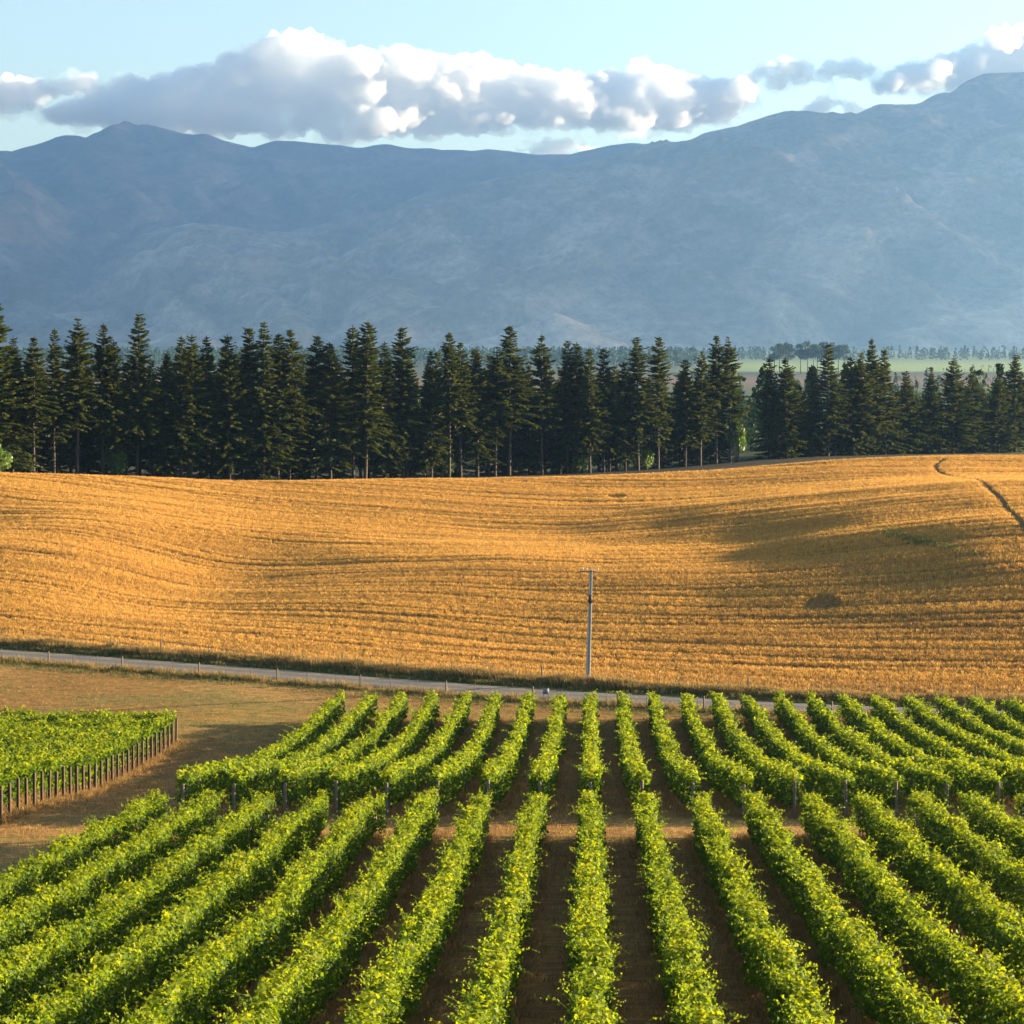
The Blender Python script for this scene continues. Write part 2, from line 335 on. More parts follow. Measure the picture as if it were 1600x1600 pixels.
# ------------------------------------------------------------------ leaf-card builders
def norm(v): return v/np.maximum(np.linalg.norm(v, axis=-1, keepdims=True), 1e-9)
def quads(p, a, nrm, ln, wd, fold=0.25):
    """folded kite leaves: p centres, a long axis, nrm normals -> verts (4n,3), faces"""
    b_ = norm(np.cross(nrm, a)); ln = np.asarray(ln)[:, None]; wd = np.asarray(wd)[:, None]
    v = np.stack([p - a*ln*0.5, p - a*ln*0.1 + b_*wd*0.5 + nrm*wd*fold, p + a*ln*0.5, p - a*ln*0.1 - b_*wd*0.5 + nrm*wd*fold], 1)
    k = len(p)
    return v.reshape(-1, 3), np.arange(4*k).reshape(k, 4)
def rnd_unit(r, k):
    return norm(r.normal(size=(k, 3)))

# ------------------------------------------------------------------ vineyard
TILT = (923-800)/F                                      # rows run towards image column 923
def row_x(k, d): return k*2.5 + TILT*d
def canopy(r, axis_fn, ground_fn, s0, s1, per_m, size, hw, zb, zt, shoots, seed):
    """leaves of one trellised row. axis_fn(s) -> X,Y of the row's axis; side vector is horizontal normal"""
    L = s1-s0; k = int(per_m*L)
    s = r.uniform(s0, s1, k)
    def prof(s):
        wv = 0.58 + 0.72*vnoise(s*0.55, seed*3.1+0*s, 1) + 0.42*(vnoise(s*2.3, seed*1.7+0*s, 2)-0.5)
        tv = 0.42*(vnoise(s*0.7, seed*2.3+0*s, 3)-0.5) + 0.22*(vnoise(s*2.6, seed+0*s, 4)-0.5)
        off = 0.34*(vnoise(s*0.4, seed*5.3+0*s, 5)-0.5)
        return wv, tv, off
    th = r.uniform(0, 2*np.pi, k); th = np.where((np.sin(th) < 0) & (r.random(k) < 0.35), -th, th)
    rr = np.sqrt(r.uniform(0.25, 1.05, k))
    c, sn = np.cos(th), np.sin(th)
    wv, tv, off = prof(s)
    lump = 1 + 0.27*(vnoise(s*3.0, th*1.3+seed, 6)-0.5)*2
    cu = np.sign(c)*np.abs(c)**0.6; su = np.sign(sn)*np.abs(sn)**0.65
    lat = hw*wv*cu*rr*lump*(1.0-0.12*su) + off
    zc = (zb+zt)/2; hh = (zt-zb)/2
    zz = zc + hh*su*rr*lump + np.where(su > 0, tv*su, 0.1*tv)
    AX, AY, SX, SY = axis_fn(s)
    p = np.stack([AX+SX*lat, AY+SY*lat, ground_fn(AX, AY)+zz], -1)
    outw = np.stack([SX*c, SY*c, sn], -1)
    nrm = norm(outw*0.55 + np.array([0, 0, 0.35]) + rnd_unit(r, k)*0.75)
    a = norm(np.cross(nrm, rnd_unit(r, k)) + np.array([0, 0, -0.35])); a = norm(a - nrm*np.sum(a*nrm, -1, keepdims=True))
    sz = size*r.uniform(0.65, 1.3, k)
    young_lit = sstep(zt-0.5, zt+0.1, zz)*0.46  # young tops are yellower; sunlit tops also painted brighter than the sides
    tint = np.clip(0.10 + 0.26*r.random(k) + young_lit*(0.7+0.6*r.random(k)), 0, 1)
    # shoots: canes that arch out of the hedge and carry leaves of falling size
    ns = int(shoots*L); ps, sa, st_, ss = [], [], [], []
    if ns:
        s = r.uniform(s0, s1, ns); wv, tv, off = prof(s)
        sd = r.choice([-1.0, 1.0], ns); up = r.random(ns)
        lat0 = hw*wv*sd*r.uniform(0.1, 0.95, ns)+off; z0 = zt - r.uniform(0.0, 0.45, ns) + tv*0.7
        AX, AY, SX, SY = axis_fn(s); G = ground_fn(AX, AY)
        ln = r.uniform(0.25, 0.8, ns)*np.where(r.random(ns) < 0.2, 1.4, 1)
        o1 = sd*r.uniform(0.1, 0.9, ns); u1 = r.uniform(0.25, 1.0, ns); al = r.normal(0, 0.4, ns)
        TX, TY = -SY, SX
        cane = []
        for j in range(11):
            f = j/10.0
            la = lat0 + o1*ln*f; z = z0 + u1*ln*f - 0.75*ln*ln*f*f*np.abs(o1) ; av = al*ln*f
            jit = r.normal(0, 0.035, (ns, 3)); c0 = np.stack([AX+SX*la+TX*av, AY+SY*la+TY*av, G+z], -1); cane.append(c0)
            ps.append(c0+jit)
            ss.append(size*(1.0-0.55*f)*r.uniform(0.7, 1.1, ns)); st_.append(np.clip(0.42+0.22*f+r.normal(0, 0.08, ns), 0, 1))
        P2 = np.concatenate(ps); n2_ = norm(rnd_unit(r, len(P2))*0.9 + np.array([0, 0, 0.5])); a2 = norm(np.cross(n2_, rnd_unit(r, len(P2))))
        p = np.concatenate([p, P2]); nrm = np.concatenate([nrm, n2_]); a = np.concatenate([a, a2])
        sz = np.concatenate([sz, np.concatenate(ss)]); tint = np.concatenate([tint, np.concatenate(st_)])
    v, f = quads(p, a, nrm, sz*1.1, sz*1.05, 0.16); tint = np.repeat(tint, 4)
    if ns:                                                   # the canes themselves, as thin ribbons
        for j in range(0, 10, 2):
            w_ = np.array([0.004, 0.004, 0.003]); q0, q1 = cane[j], cane[j+2]
            cv = np.stack([q0-w_, q0+w_, q1+w_, q1-w_], 1).reshape(-1, 3)
            f = np.concatenate([f, np.arange(4*ns).reshape(ns, 4)+len(v)]); v = np.concatenate([v, cv]); tint = np.concatenate([tint, np.full(4*ns, 0.7)])
    return v, f, tint
def post_mesh(name, h, w, seed, mat, lean=0.02):
    r = np.random.default_rng(seed); v = []
    for i, z in enumerate((-0.3, h*0.5, h-0.02, h)):
        w2 = w*(1.0 if i < 3 else 0.86)
        for c in range(8):
            an = c*math.pi/4
            v.append((w2/2*math.cos(an)+lean*z*0.5+r.normal(0, .002), w2/2*math.sin(an)+r.normal(0, .002), z))
    f = [[i*8+c, i*8+(c+1) % 8, i*8+8+(c+1) % 8, i*8+8+c] for i in range(3) for c in range(8)]
    top = [[24, 25+i, 26+i] for i in range(6)]
    return np_mesh(name, np.array(v), [np.array(f), np.array(top)], mat)
POSTS = [post_mesh('end_post', 1.75, 0.15, s_, M['post'], ln_) for s_, ln_ in ((1, 0.03), (2, -0.03), (3, 0.01))]
TALLPOST = [post_mesh('end_post', 1.78, 0.17, s_, M['darkpost'], ln_) for s_, ln_ in ((4, 0.02), (5, -0.015), (6, 0.0))]
def tube_mesh(name, pts, rad_, mat, sides=4):
    pts = np.asarray(pts, float); t = norm(np.gradient(pts, axis=0)); up = np.array([0, 0, 1.0]) + 0*t
    up = np.where(np.abs(t[:, 2:3]) > 0.9, np.array([1.0, 0, 0]), up)
    s_ = norm(np.cross(t, up)); u = np.cross(s_, t); k = len(pts)
    rad_ = np.broadcast_to(rad_, (k,))
    an = np.arange(sides)*2*np.pi/sides
    v = pts[:, None]+(s_[:, None]*np.cos(an)[None, :, None]+u[:, None]*np.sin(an)[None, :, None])*rad_[:, None, None]
    i = np.arange(k*sides).reshape(k, sides); j = np.roll(i, -1, axis=1)
    f = np.stack([i[:-1], j[:-1], j[1:], i[1:]], -1).reshape(-1, 4)
    return v.reshape(-1, 3), f
def merge(parts):
    V, Fq, o = [], [], 0
    for v, f in parts:
        V.append(v); Fq.append(f+o); o += len(v)
    return np.concatenate(V), np.concatenate(Fq)
def trunks(r, axis_fn, ground_fn, s0, s1, step=1.6):
    ps = []
    for s in np.arange(s0+0.5, s1, step):
        AX, AY, SX, SY = [float(q) for q in axis_fn(np.array([s+r.normal(0, 0.06)]))]
        g_ = float(ground_fn(AX, AY)); h = 0.95
        z = np.linspace(-0.05, h, 4)
        ps.append(tube_mesh('', np.stack([AX+np.cumsum(r.normal(0, 0.025, 4)), AY+np.cumsum(r.normal(0, 0.02, 4)), g_+z], -1), np.array([0.05, 0.035, 0.03, 0.03]), None, 4))
    return merge(ps)
def vine_row(label, group, axis_fn, s0, s1, per_m, size, hw, zb, zt, shoots, seed, ends, meshes):
    r = np.random.default_rng(1000+seed)
    X0, Y0, _, _ = axis_fn(np.array([s0])); base = np.array([float(X0[0]), float(Y0[0]), float(gz(X0, Y0)[0])])
    root = empty('vine_row', base); tag(root, label, 'vine row', group)
    v, f, t = canopy(r, axis_fn, gz, s0+0.05, s1-0.05, per_m, size, hw, zb, zt, shoots, seed*1.37+3)
    add('foliage', np_mesh('foliage', v-base, f, M['vine'], {'tint': t}), root)
    v, f = trunks(r, axis_fn, gz, s0, s1)
    tag(add('trunk', np_mesh('trunk', v-base, f, M['vinewood']), root), kind='stuff')
    s = np.arange(s0, s1+2, 3.0); s[-1] = s1
    AX, AY, SX, SY = axis_fn(s); G = gz(AX, AY)
    ws = [tube_mesh('', np.stack([AX, AY, G+h], -1), 0.006, None, 3) for h in (0.9, 1.3, 1.65)]
    v, f = merge(ws); add('wire', np_mesh('wire', v-base, f, M['steel']), root)
    for e_ in ends:
        X_, Y_, _, _ = axis_fn(np.array([e_])); X_, Y_ = float(X_[0]), float(Y_[0])
        o = add('end_post', meshes[seed % 3], root, (X_-base[0], Y_-base[1], float(gz(X_, Y_))-base[2]))
        o.rotation_euler.z = seed*1.3; o.scale.z = 0.94+0.12*random.Random(seed+int(e_)).random()
    return root
def side_word(k):
    return 'left' if k < 0 else 'right'
def ax_long(k):
    sx, sy = 1/math.hypot(1, TILT), -TILT/math.hypot(1, TILT)
    def fn(d):
        d = np.asarray(d, float); return row_x(k, d), d, sx+0*d, sy+0*d
    return fn
for k in range(-8, 12):
    lim = (k*9000/(1600-923) if k > 0 else -k*9000/923.0)
    d0 = min(max(41.0, lim-22), 97.0)
    lab = ('front-block vine row in line with the utility pole' if k == 0 else
           'front-block vine row, %s to the %s of the one in line with the utility pole' % (ordinal(abs(k)), side_word(k)))
    vine_row(lab, 'vine rows of the front block', ax_long(k), d0, 106.8+0.25*math.sin(k*2.1), 540, 0.117, 0.41, 0.5, 2.05, 6.0, k+20, [106.9], POSTS)
for k in range(-8, 17):
    lim = (k*9000/(1600-923) if k > 0 else 0)
    d0 = min(max(113.2, lim-24), 160.0)
    d1 = 184.0 - max(0, k-6)*0.45 - (0.6 if k % 2 else 0)
    lab = ('second-block vine row in line with the utility pole' if k == 0 else
           'second-block vine row, %s to the %s of the one in line with the utility pole' % (ordinal(abs(k)), side_word(k)))
    vine_row(lab, 'vine rows of the second block beyond the headland', ax_long(k), d0, d1, 235, 0.175, 0.42, 0.5, 2.1, 2.4, k+60,
             ([113.0] if d0 < 113.5 else []) + [d1+0.1], POSTS)
# left block: rows that run across, ending at a line of posts
LB = [110.9+1.93*i for i in range(31)]
for i, d in enumerate(LB):
    xr = -24.6; xl = min(-38.0, -800*d/F-6)
    def fn(s, d=d):
        s = np.asarray(s, float); return xr - s, d + 0.04*s, 0*s, 1+0*s
    lab = 'left-block vine row behind the %s end post counted from the left edge' % ordinal(i+1)
    vine_row(lab, 'vine rows of the left block', fn, 0.0, xr-xl, 220, 0.19, 0.62, 0.7, 2.3, 3.0, 120+i, [0.0], TALLPOST)

# ------------------------------------------------------------------ grass and wheat: tufts scattered as instances
def tuft_obj(name, mat, blades, h, w, spread, seed, lean=0.25):
    r = np.random.default_rng(seed); V, Fc, T = [], [], []
    for i in range(blades):
        an = r.uniform(0, 2*np.pi); px, py = r.normal(0, spread, 2); hh = h*r.uniform(0.65, 1.1)
        ca, sa = math.cos(an), math.sin(an); lx, ly = r.normal(0, lean, 2)*hh
        ww = w*r.uniform(0.7, 1.3)
        o = len(V)
        V += [(px-ca*ww*.5, py-sa*ww*.5, -0.05), (px+ca*ww*.5, py+sa*ww*.5, -0.05),
              (px+lx*.55+ca*ww*.45, py+ly*.55+sa*ww*.45, hh*.7), (px+lx*.55-ca*ww*.45, py+ly*.55-sa*ww*.45, hh*.7), (px+lx*1.3, py+ly*1.3, hh)]
        Fc.append(([o, o+1, o+2, o+3], [o+3, o+2, o+4])); T += [r.random()]*5
    me = np_mesh(name, np.array(V), [np.array([f[0] for f in Fc]), np.array([f[1] for f in Fc])], mat, {'tint': T})
    return bpy.data.objects.new(name, me)          # only read by the scatter below, never linked
def scatter(name, pts, scl, kinds, tufts, label, cat):
    r = np.random.default_rng(len(pts))
    rot = np.stack([r.normal(0, 0.06, len(pts)), r.normal(0, 0.06, len(pts)), r.uniform(0, 6.283, len(pts))], -1)
    me = np_mesh(name, pts, [], tufts[0].data.materials[0], {'rot': rot, 'scl': scl, 'pick': kinds})
    o = add(name, me); tag(o, label, cat, kind='stuff')
    ng = bpy.data.node_groups.new(name, 'GeometryNodeTree')
    ng.interface.new_socket('Geometry', in_out='INPUT', socket_type='NodeSocketGeometry')
    ng.interface.new_socket('Geometry', in_out='OUTPUT', socket_type='NodeSocketGeometry')
    n, l = ng.nodes, ng.links
    gi, go = n.new('NodeGroupInput'), n.new('NodeGroupOutput')
    jn = n.new('GeometryNodeJoinGeometry')
    def attr(nm, tp):
        a = n.new('GeometryNodeInputNamedAttribute'); a.data_type = tp; a.inputs[0].default_value = nm
        return [s for s in a.outputs if s.enabled and s.name == 'Attribute'][0]
    ar, asc, ap = attr('rot', 'FLOAT_VECTOR'), attr('scl', 'FLOAT'), attr('pick', 'FLOAT')
    for i, t in enumerate(tufts):
        oi = n.new('GeometryNodeObjectInfo'); oi.inputs[0].default_value = t
        cmp = n.new('FunctionNodeCompare'); cmp.data_type = 'FLOAT'; cmp.operation = 'EQUAL'
        cmp.inputs[1].default_value = float(i); cmp.inputs['Epsilon'].default_value = 0.1
        l.new(ap, cmp.inputs[0])
        ip = n.new('GeometryNodeInstanceOnPoints')
        l.new(gi.outputs[0], ip.inputs['Points']); l.new(cmp.outputs[0], ip.inputs['Selection']); l.new(oi.outputs['Geometry'], ip.inputs['Instance'])
        l.new(ar, ip.inputs['Rotation']); l.new(asc, ip.inputs['Scale']); l.new(ip.outputs[0], jn.inputs[0])
    l.new(jn.outputs[0], go.inputs[0])
    md = o.modifiers.new('scatter', 'NODES'); md.node_group = ng
    return o
# wheat
r = np.random.default_rng(77)
WN = 620000
wx = r.uniform(-92, 92, WN); wy = r.uniform(180, 347, WN)
rv = (wy-road_d(wx))*0.9
keep = (rv > 5.9) & (np.abs(wx) < 0.235*wy+6)
wx, wy, rv = wx[keep], wy[keep], rv[keep]
across = rv + 1.6*(fbm(wx*0.02, wy*0.02, 61, 2)-0.5)
alongv = wx*0.9 - wy*0.45
streak = vnoise(across*1.5, alongv*0.03, 62); streak2 = vnoise(across*0.45, alongv*0.02, 63)
scl = (0.80 + 0.22*streak + 0.18*streak2)*r.uniform(0.85, 1.15, len(wx))
tram = np.minimum(np.abs(((across+3) % 14.0)-4.0), np.abs(((across+3) % 14.0)-5.8))
scl = np.where(tram < 0.28, scl*0.25, scl)
# a sprayer track over the crest on the right, a lodged patch and a bare sprig
def seg_dist(px, py, pts):
    dm = np.full(len(px), 1e9)
    for (x0, y0), (x1, y1) in zip(pts[:-1], pts[1:]):
        L2 = (x1-x0)**2+(y1-y0)**2; t = np.clip(((px-x0)*(x1-x0)+(py-y0)*(y1-y0))/L2, 0, 1)
        dm = np.minimum(dm, np.hypot(px-x0-t*(x1-x0), py-y0-t*(y1-y0)))
    return dm
def on_ground(x, y):
    """terrain point seen at a pixel of the photograph, used to place things on the hill"""
    d = np.arange(190, 346, 0.25); X = (x-800)*d/F
    yy = HY + F*drop(X, d)/d
    i = np.nonzero((yy[:-1] >= y) & (yy[1:] < y))[0]
    if len(i) == 0: i = [int(np.argmin(np.abs(yy-y)))]
    return float(X[i[0]]), float(d[i[0]])
TRACK = [on_ground(*q) for q in ((1640, 872), (1600, 826), (1565, 782), (1545, 764), (1528, 752), (1500, 748), (1478, 744), (1464, 736), (1462, 728), (1476, 719))]
td = seg_dist(wx, wy, TRACK)
keep = td > 0.5; lodged = np.zeros(len(wx), bool)
for (cx_, cy_, ra, rb) in ((*on_ground(1290, 944), 2.0, 2.6), (*on_ground(965, 777), 1.6, 2.0)):
    q = ((wx-cx_)/ra)**2 + ((wy-cy_)/rb)**2 + 0.7*(vnoise(wx*1.5, wy*1.5, 9)-0.5)
    lodged |= q < 1
scl = np.where(lodged, scl*0.42, scl); wx, wy, scl, lodged = wx[keep], wy[keep], scl[keep], lodged[keep]
BRN = leafmat('wheat_straw_dark', [(0, (0.30, 0.13, 0.028)), (0.5, (0.48, 0.24, 0.06)), (1, (0.60, 0.36, 0.12))], [(0, (0.3, 0.15, 0.03)), (1, (0.5, 0.28, 0.08))], 0.35, 0.7, 0.15)  # for the crop's own darker patches and the painted shade lines
WT = [tuft_obj('wheat_tuft', M['wheat'] if i < 2 else BRN, 10, 0.36, 0.026, 0.17, 300+i, 0.3) for i in range(4)]
ac = (wy-road_d(wx))*0.9; al_ = wx*0.9-wy*0.45
pb = 0.5*sstep(0.48, 0.68, 0.5*fbm(ac*0.10+0.35*fbm(al_*0.05, ac*0.05, 66, 2), al_*0.018, 64, 4, 0.6)+0.5*vnoise(ac*0.9, al_*0.05, 65)) + 0.06
acw = ac + 9*(fbm(al_*0.013, ac*0.012, 67, 3)-0.5) + 0.05*al_
ln_ = np.abs((acw % 3.4)-1.2-vnoise(np.floor(acw/3.4)*5.3, 0*al_, 70)); lnw = 0.75*(ln_ < 0.30+0.16*vnoise(np.floor(acw/3.4)*3.1, al_*0.05, 69))*sstep(0.25, 0.65, vnoise(np.floor(acw/3.4)*7.7, al_*0.025, 68)); pb = np.maximum(pb, lnw); scl = scl*(1-0.5*lnw)  # swath-ridge shade painted as lines of darker tufts, which also stand shorter
pk_ = np.where((r.random(len(wx)) < pb) | lodged, 2, 0) + r.integers(0, 2, len(wx))
scatter('wheat', np.stack([wx, wy, gz(wx, wy)], -1), scl, pk_.astype(float), WT, 'ripe golden wheat covering the rolling hill beyond the road', 'wheat')
# weeds in the wheat: a green streak and a small sprig
gp = []
for a_, b_ in (((1385, 832), (1440, 850)), ((1440, 850), (1520, 866))):
    (x0, y0), (x1, y1) = on_ground(*a_), on_ground(*b_)
    t = r.random(110); gp.append(np.stack([x0+(x1-x0)*t+r.normal(0, .5, 110), y0+(y1-y0)*t+r.normal(0, .7, 110)], -1))
gp = np.concatenate(gp)
GT = [tuft_obj('weed_tuft', M['verge'] if i else M['broadleaf'], 8, 0.5, 0.05, 0.14, 320+i, 0.35) for i in range(3)]
scatter('weeds', np.stack([gp[:, 0], gp[:, 1], gz(gp[:, 0], gp[:, 1])], -1), r.uniform(0.6, 1.15, len(gp)), r.integers(0, 3, len(gp)).astype(float), GT, 'thin streak of green weeds in the wheat on the right', 'weeds')
# verge grass on both sides of the road
vp, vsc, vk = [], [], []
for off0, off1, num, s0, s1, kk in ((2.9, 4.6, 6000, 0.3, 0.6, (0, 0, 1)), (4.3, 6.3, 11000, 0.5, 1.0, (0, 1, 2)), (-4.6, -3.0, 4000, 0.35, 0.75, (0, 1, 2)), (-7.5, -4.5, 3000, 0.2, 0.4, (0, 0, 1))):
    X = r.uniform(-75, 75, num); o_ = r.uniform(off0, off1, num); Y = road_d(X)
    sl = (road_d(X+1)-road_d(X-1))/2; q = np.hypot(1, sl)
    X2, Y2 = X-sl/q*o_, Y+o_/q
    clump = vnoise(X2*0.7, Y2*0.7, 71)
    vp.append(np.stack([X2, Y2, gz(X2, Y2)], -1)); vsc.append(r.uniform(s0, s1, num)*(0.6+0.8*clump)); vk.append(r.choice(kk, num))
GRN = leafmat('green_grass', [(0, (0.05, 0.09, 0.018)), (1, (0.11, 0.14, 0.035))], [(0, (0.08, 0.16, 0.02)), (1, (0.2, 0.24, 0.04))], 0.3, 0.7, 0.1)
VT = [tuft_obj('verge_tuft', GRN, 8, 0.5, 0.06, 0.2, 340, 0.35), tuft_obj('verge_tuft', M['verge'], 9, 0.75, 0.045, 0.18, 341, 0.3), tuft_obj('verge_tuft', M['drygrass'], 9, 0.85, 0.04, 0.18, 342, 0.3)]
scatter('verge_grass', np.concatenate(vp), np.concatenate(vsc), np.concatenate(vk).astype(float), VT, 'tall dry and green grass along the verges of the gravel road', 'grass')
# dry grass under the vine rows, and thin grass on the open ground
dp, ds = [], []
for k in range(-8, 17):
    for (a_, b_, per) in ((41.0, 106.8, 34), (113.0, 184.0, 24)):
        if k > 11 and a_ < 100: continue
        num = int((b_-a_)*per); d = r.uniform(a_, b_, num); X = row_x(k, d) + r.normal(0, 0.34, num)
        kp = np.abs(F*X/d) < 1050; d, X = d[kp], X[kp]
        dp.append(np.stack([X, d, gz(X, d)], -1)); ds.append(r.uniform(0.35, 1.0, len(X)))
for i, d in enumerate(LB):
    num = 60; X = -24.6 - np.abs(r.normal(0, 1.0, num))+0.5; Y = d + r.normal(0, 0.4, num)
    dp.append(np.stack([X, Y, gz(X, Y)], -1)); ds.append(r.uniform(0.4, 1.1, num))
dp = np.concatenate(dp); ds = np.concatenate(ds)
DT = [tuft_obj('dry_tuft', M['drygrass'], 9, 0.42, 0.022, 0.10, 360+i, 0.5) for i in range(3)]
scatter('dry_grass', dp, ds, r.integers(0, 3, len(dp)).astype(float), DT, 'dry tan grass growing at the foot of the vine rows', 'grass')
num = 80000
X = r.uniform(-62, 45, num); Y = r.uniform(60, 215, num)
kp = (np.abs(X) < 0.235*Y+3) & ((Y-road_d(X))*0.9 < -3.2)
X, Y = X[kp], Y[kp]; gm = fbm(X*0.03, Y*0.05, 23, 3)+0.12*sstep(-45, -15, X)
kind = np.where(r.random(len(X)) < sstep(0.38, 0.62, gm)*sstep(150, 175, Y)*0.35+0.04, 1.0, 0.0)
ST = [tuft_obj('short_tuft', M['drygrass'], 7, 0.12, 0.02, 0.16, 380, 0.7), tuft_obj('short_tuft', GRN, 7, 0.12, 0.022, 0.16, 381, 0.6)]
scatter('short_grass', np.stack([X, Y, gz(X, Y)], -1), r.uniform(0.5, 1.3, len(X)), kind, ST, 'short mown grass, mostly dry, on the ground around the vines', 'grass')

# ------------------------------------------------------------------ fences, sign, utility pole
WOOD = [post_mesh('post', 1.25, 0.14, 50+i, M['post'], 0.02*(i-1)) for i in range(3)]
THIN = post_mesh('post', 1.2, 0.045, 55, M['darksteel'], 0.02)
def fence(label, off, xs_thin, xs_thick, wires):
    root = None; pts = []
    line = along_road(off, 2.0, -85, 85)
    base = np.array([line[0, 0], line[0, 1], float(gz(line[0, 0], line[0, 1]))])
    root = empty('wire_fence', base); tag(root, label, 'fence', 'fences along the gravel road')
    def place(px, me, j):
        c = 800+F*line[:, 0]/line[:, 1]; i = np.interp(px, c, np.arange(len(c)))
        X_ = float(np.interp(i, np.arange(len(c)), line[:, 0])); Y_ = float(np.interp(i, np.arange(len(c)), line[:, 1]))
        o = add('post', me, root, (X_-base[0], Y_-base[1], float(gz(X_, Y_))-base[2])); o.rotation_euler.z = j*1.1
        return X_, Y_
    for j, px in enumerate(xs_thin): place(px, THIN, j)
    for j, px in enumerate(xs_thick): place(px, WOOD[j % 3], j)
    g_ = gz(line[:, 0], line[:, 1])
    for h in wires:
        v, f = tube_mesh('', np.stack([line[:, 0], line[:, 1], g_+h], -1)-base, 0.004, None, 3)
        add('wire', np_mesh('wire', v, f, M['steel']), root)
    return line
fence('wire fence on far side of gravel road, at the foot of the wheat', 6.0,
      [8, 50, 92, 134, 173, 214, 292, 326, 370, 412, 454, 497, 578, 620, 664, 706, 755, 767, 802, 897, 940, 985, 1031, 1073, 1120, 1221, 1268, 1284, 1316, 1367, 1418, 1473, 1576],
      [252, 535, 847, 1169, 1524], (0.3, 0.6, 0.9, 1.12))
nl = fence('wire fence on near side of gravel road, beside the mown grass', -3.9, [2, 40, 114, 152, 232, 270, 352, 392, 480, 525, 565, 610, 652, 742, 790, 878, 948, 1010, 1090, 1160],
      [76, 191, 311, 433, 563, 697, 833, 965, 1100, 1225, 1300, 1385, 1440, 1552], (0.3, 0.6, 0.9, 1.12))
def box_v(cx, cy_, cz, sx, sy, sz, bev=0.0):
    v = np.array([[x, y, z] for z in (-1, 1) for x, y in ((-1, -1), (1, -1), (1, 1), (-1, 1))], float)*np.array([sx, sy, sz])/2 + np.array([cx, cy_, cz])
    f = np.array([[3, 2, 1, 0], [4, 5, 6, 7], [0, 1, 5, 4], [1, 2, 6, 5], [2, 3, 7, 6], [3, 0, 4, 7]])
    return v, f
# small sign on the near fence
c = 800+F*nl[:, 0]/nl[:, 1]; sX = float(np.interp(853, c, nl[:, 0])); sY = float(np.interp(853, c, nl[:, 1]))-0.12; sZ = float(gz(sX, sY))
sg = empty('fence_sign', (sX, sY, sZ)); tag(sg, 'small plain grey sign board on the near road fence', 'sign')
v, f = merge([box_v(0, 0, 0.95, 0.52, 0.02, 0.46)]); add('board', np_mesh('board', v, f, M['signmat']), sg)
v, f = merge([box_v(-0.2, 0.035, 0.6, 0.05, 0.05, 1.3), box_v(0.2, 0.035, 0.6, 0.05, 0.05, 1.3)]); add('support', np_mesh('support', v, f, M['post']), sg)
# utility pole
PXd = 203.0; pX = (918.5-800)*PXd/F; pZ = float(gz(pX, PXd))
pole = empty('utility_pole', (pX, PXd, pZ)); tag(pole, 'slender grey concrete utility pole with crossarm at the wheat edge', 'utility pole')
PH = CZ - (890-HY)*PXd/F - pZ; tilt = (5.0/F*PXd)/PH
def pole_h(z): return np.array([tilt*z, 0, z])
v = []; zs_ = np.linspace(-0.3, PH, 12)                                   # tapered I-section shaft
for z in zs_:
    q = z/PH; w_ = 0.42-0.17*q; dp_ = 0.32-0.12*q; wb = w_*0.26; fl_ = dp_*0.3; cx_ = tilt*z
    for x, y in ((-w_/2, -dp_/2), (-wb/2, -dp_/2), (-wb/2*0.8, -dp_/2+fl_), (wb/2*0.8, -dp_/2+fl_), (wb/2, -dp_/2), (w_/2, -dp_/2), (w_/2, dp_/2), (-w_/2, dp_/2)): v.append((x+cx_, y, z))
ii = np.arange(12*8).reshape(12, 8); jj = np.roll(ii, -1, 1)
f = np.stack([ii[:-1], jj[:-1], jj[1:], ii[1:]], -1).reshape(-1, 4)
cap = np.array([[88, 89, 94+0, 95], [89, 90, 91, 94], [91, 92, 93, 94]])
add('shaft', np_mesh('shaft', np.array(v), [f, cap], M['concrete']), pole)
zb_ = PH*0.735
v, f = box_v(tilt*zb_, -0.14, zb_, 0.33, 0.20, PH*0.075); add('band', np_mesh('band', v, f, M['darksteel']), pole)
zc_ = PH-0.12
v, f = box_v(tilt*zc_-0.1, -0.17, zc_, 1.7, 0.08, 0.07); arm = add('crossarm', np_mesh('crossarm', v, f, M['post']), pole)
rr_ = np.array([0.0, 0.03, 0.03, 0.065, 0.05, 0.07, 0.045, 0.05, 0.0]); zz_ = np.array([0, 0, 0.06, 0.07, 0.12, 0.13, 0.18, 0.22, 0.24])
an = np.arange(8)*math.pi/4
iv = np.stack([rr_[:, None]*np.cos(an), rr_[:, None]*np.sin(an), np.broadcast_to(zz_[:, None], (9, 8))], -1).reshape(-1, 3)
ii = np.arange(72).reshape(9, 8); jj = np.roll(ii, -1, 1)
INS = np_mesh('insulator', iv, np.stack([ii[:-1], jj[:-1], jj[1:], ii[1:]], -1).reshape(-1, 4), M['porcelain'], None, True)
for dx in (-0.92, -0.72, -0.38, 0.62): add('insulator', INS, arm, (tilt*zc_+dx, -0.17, zc_+0.06))

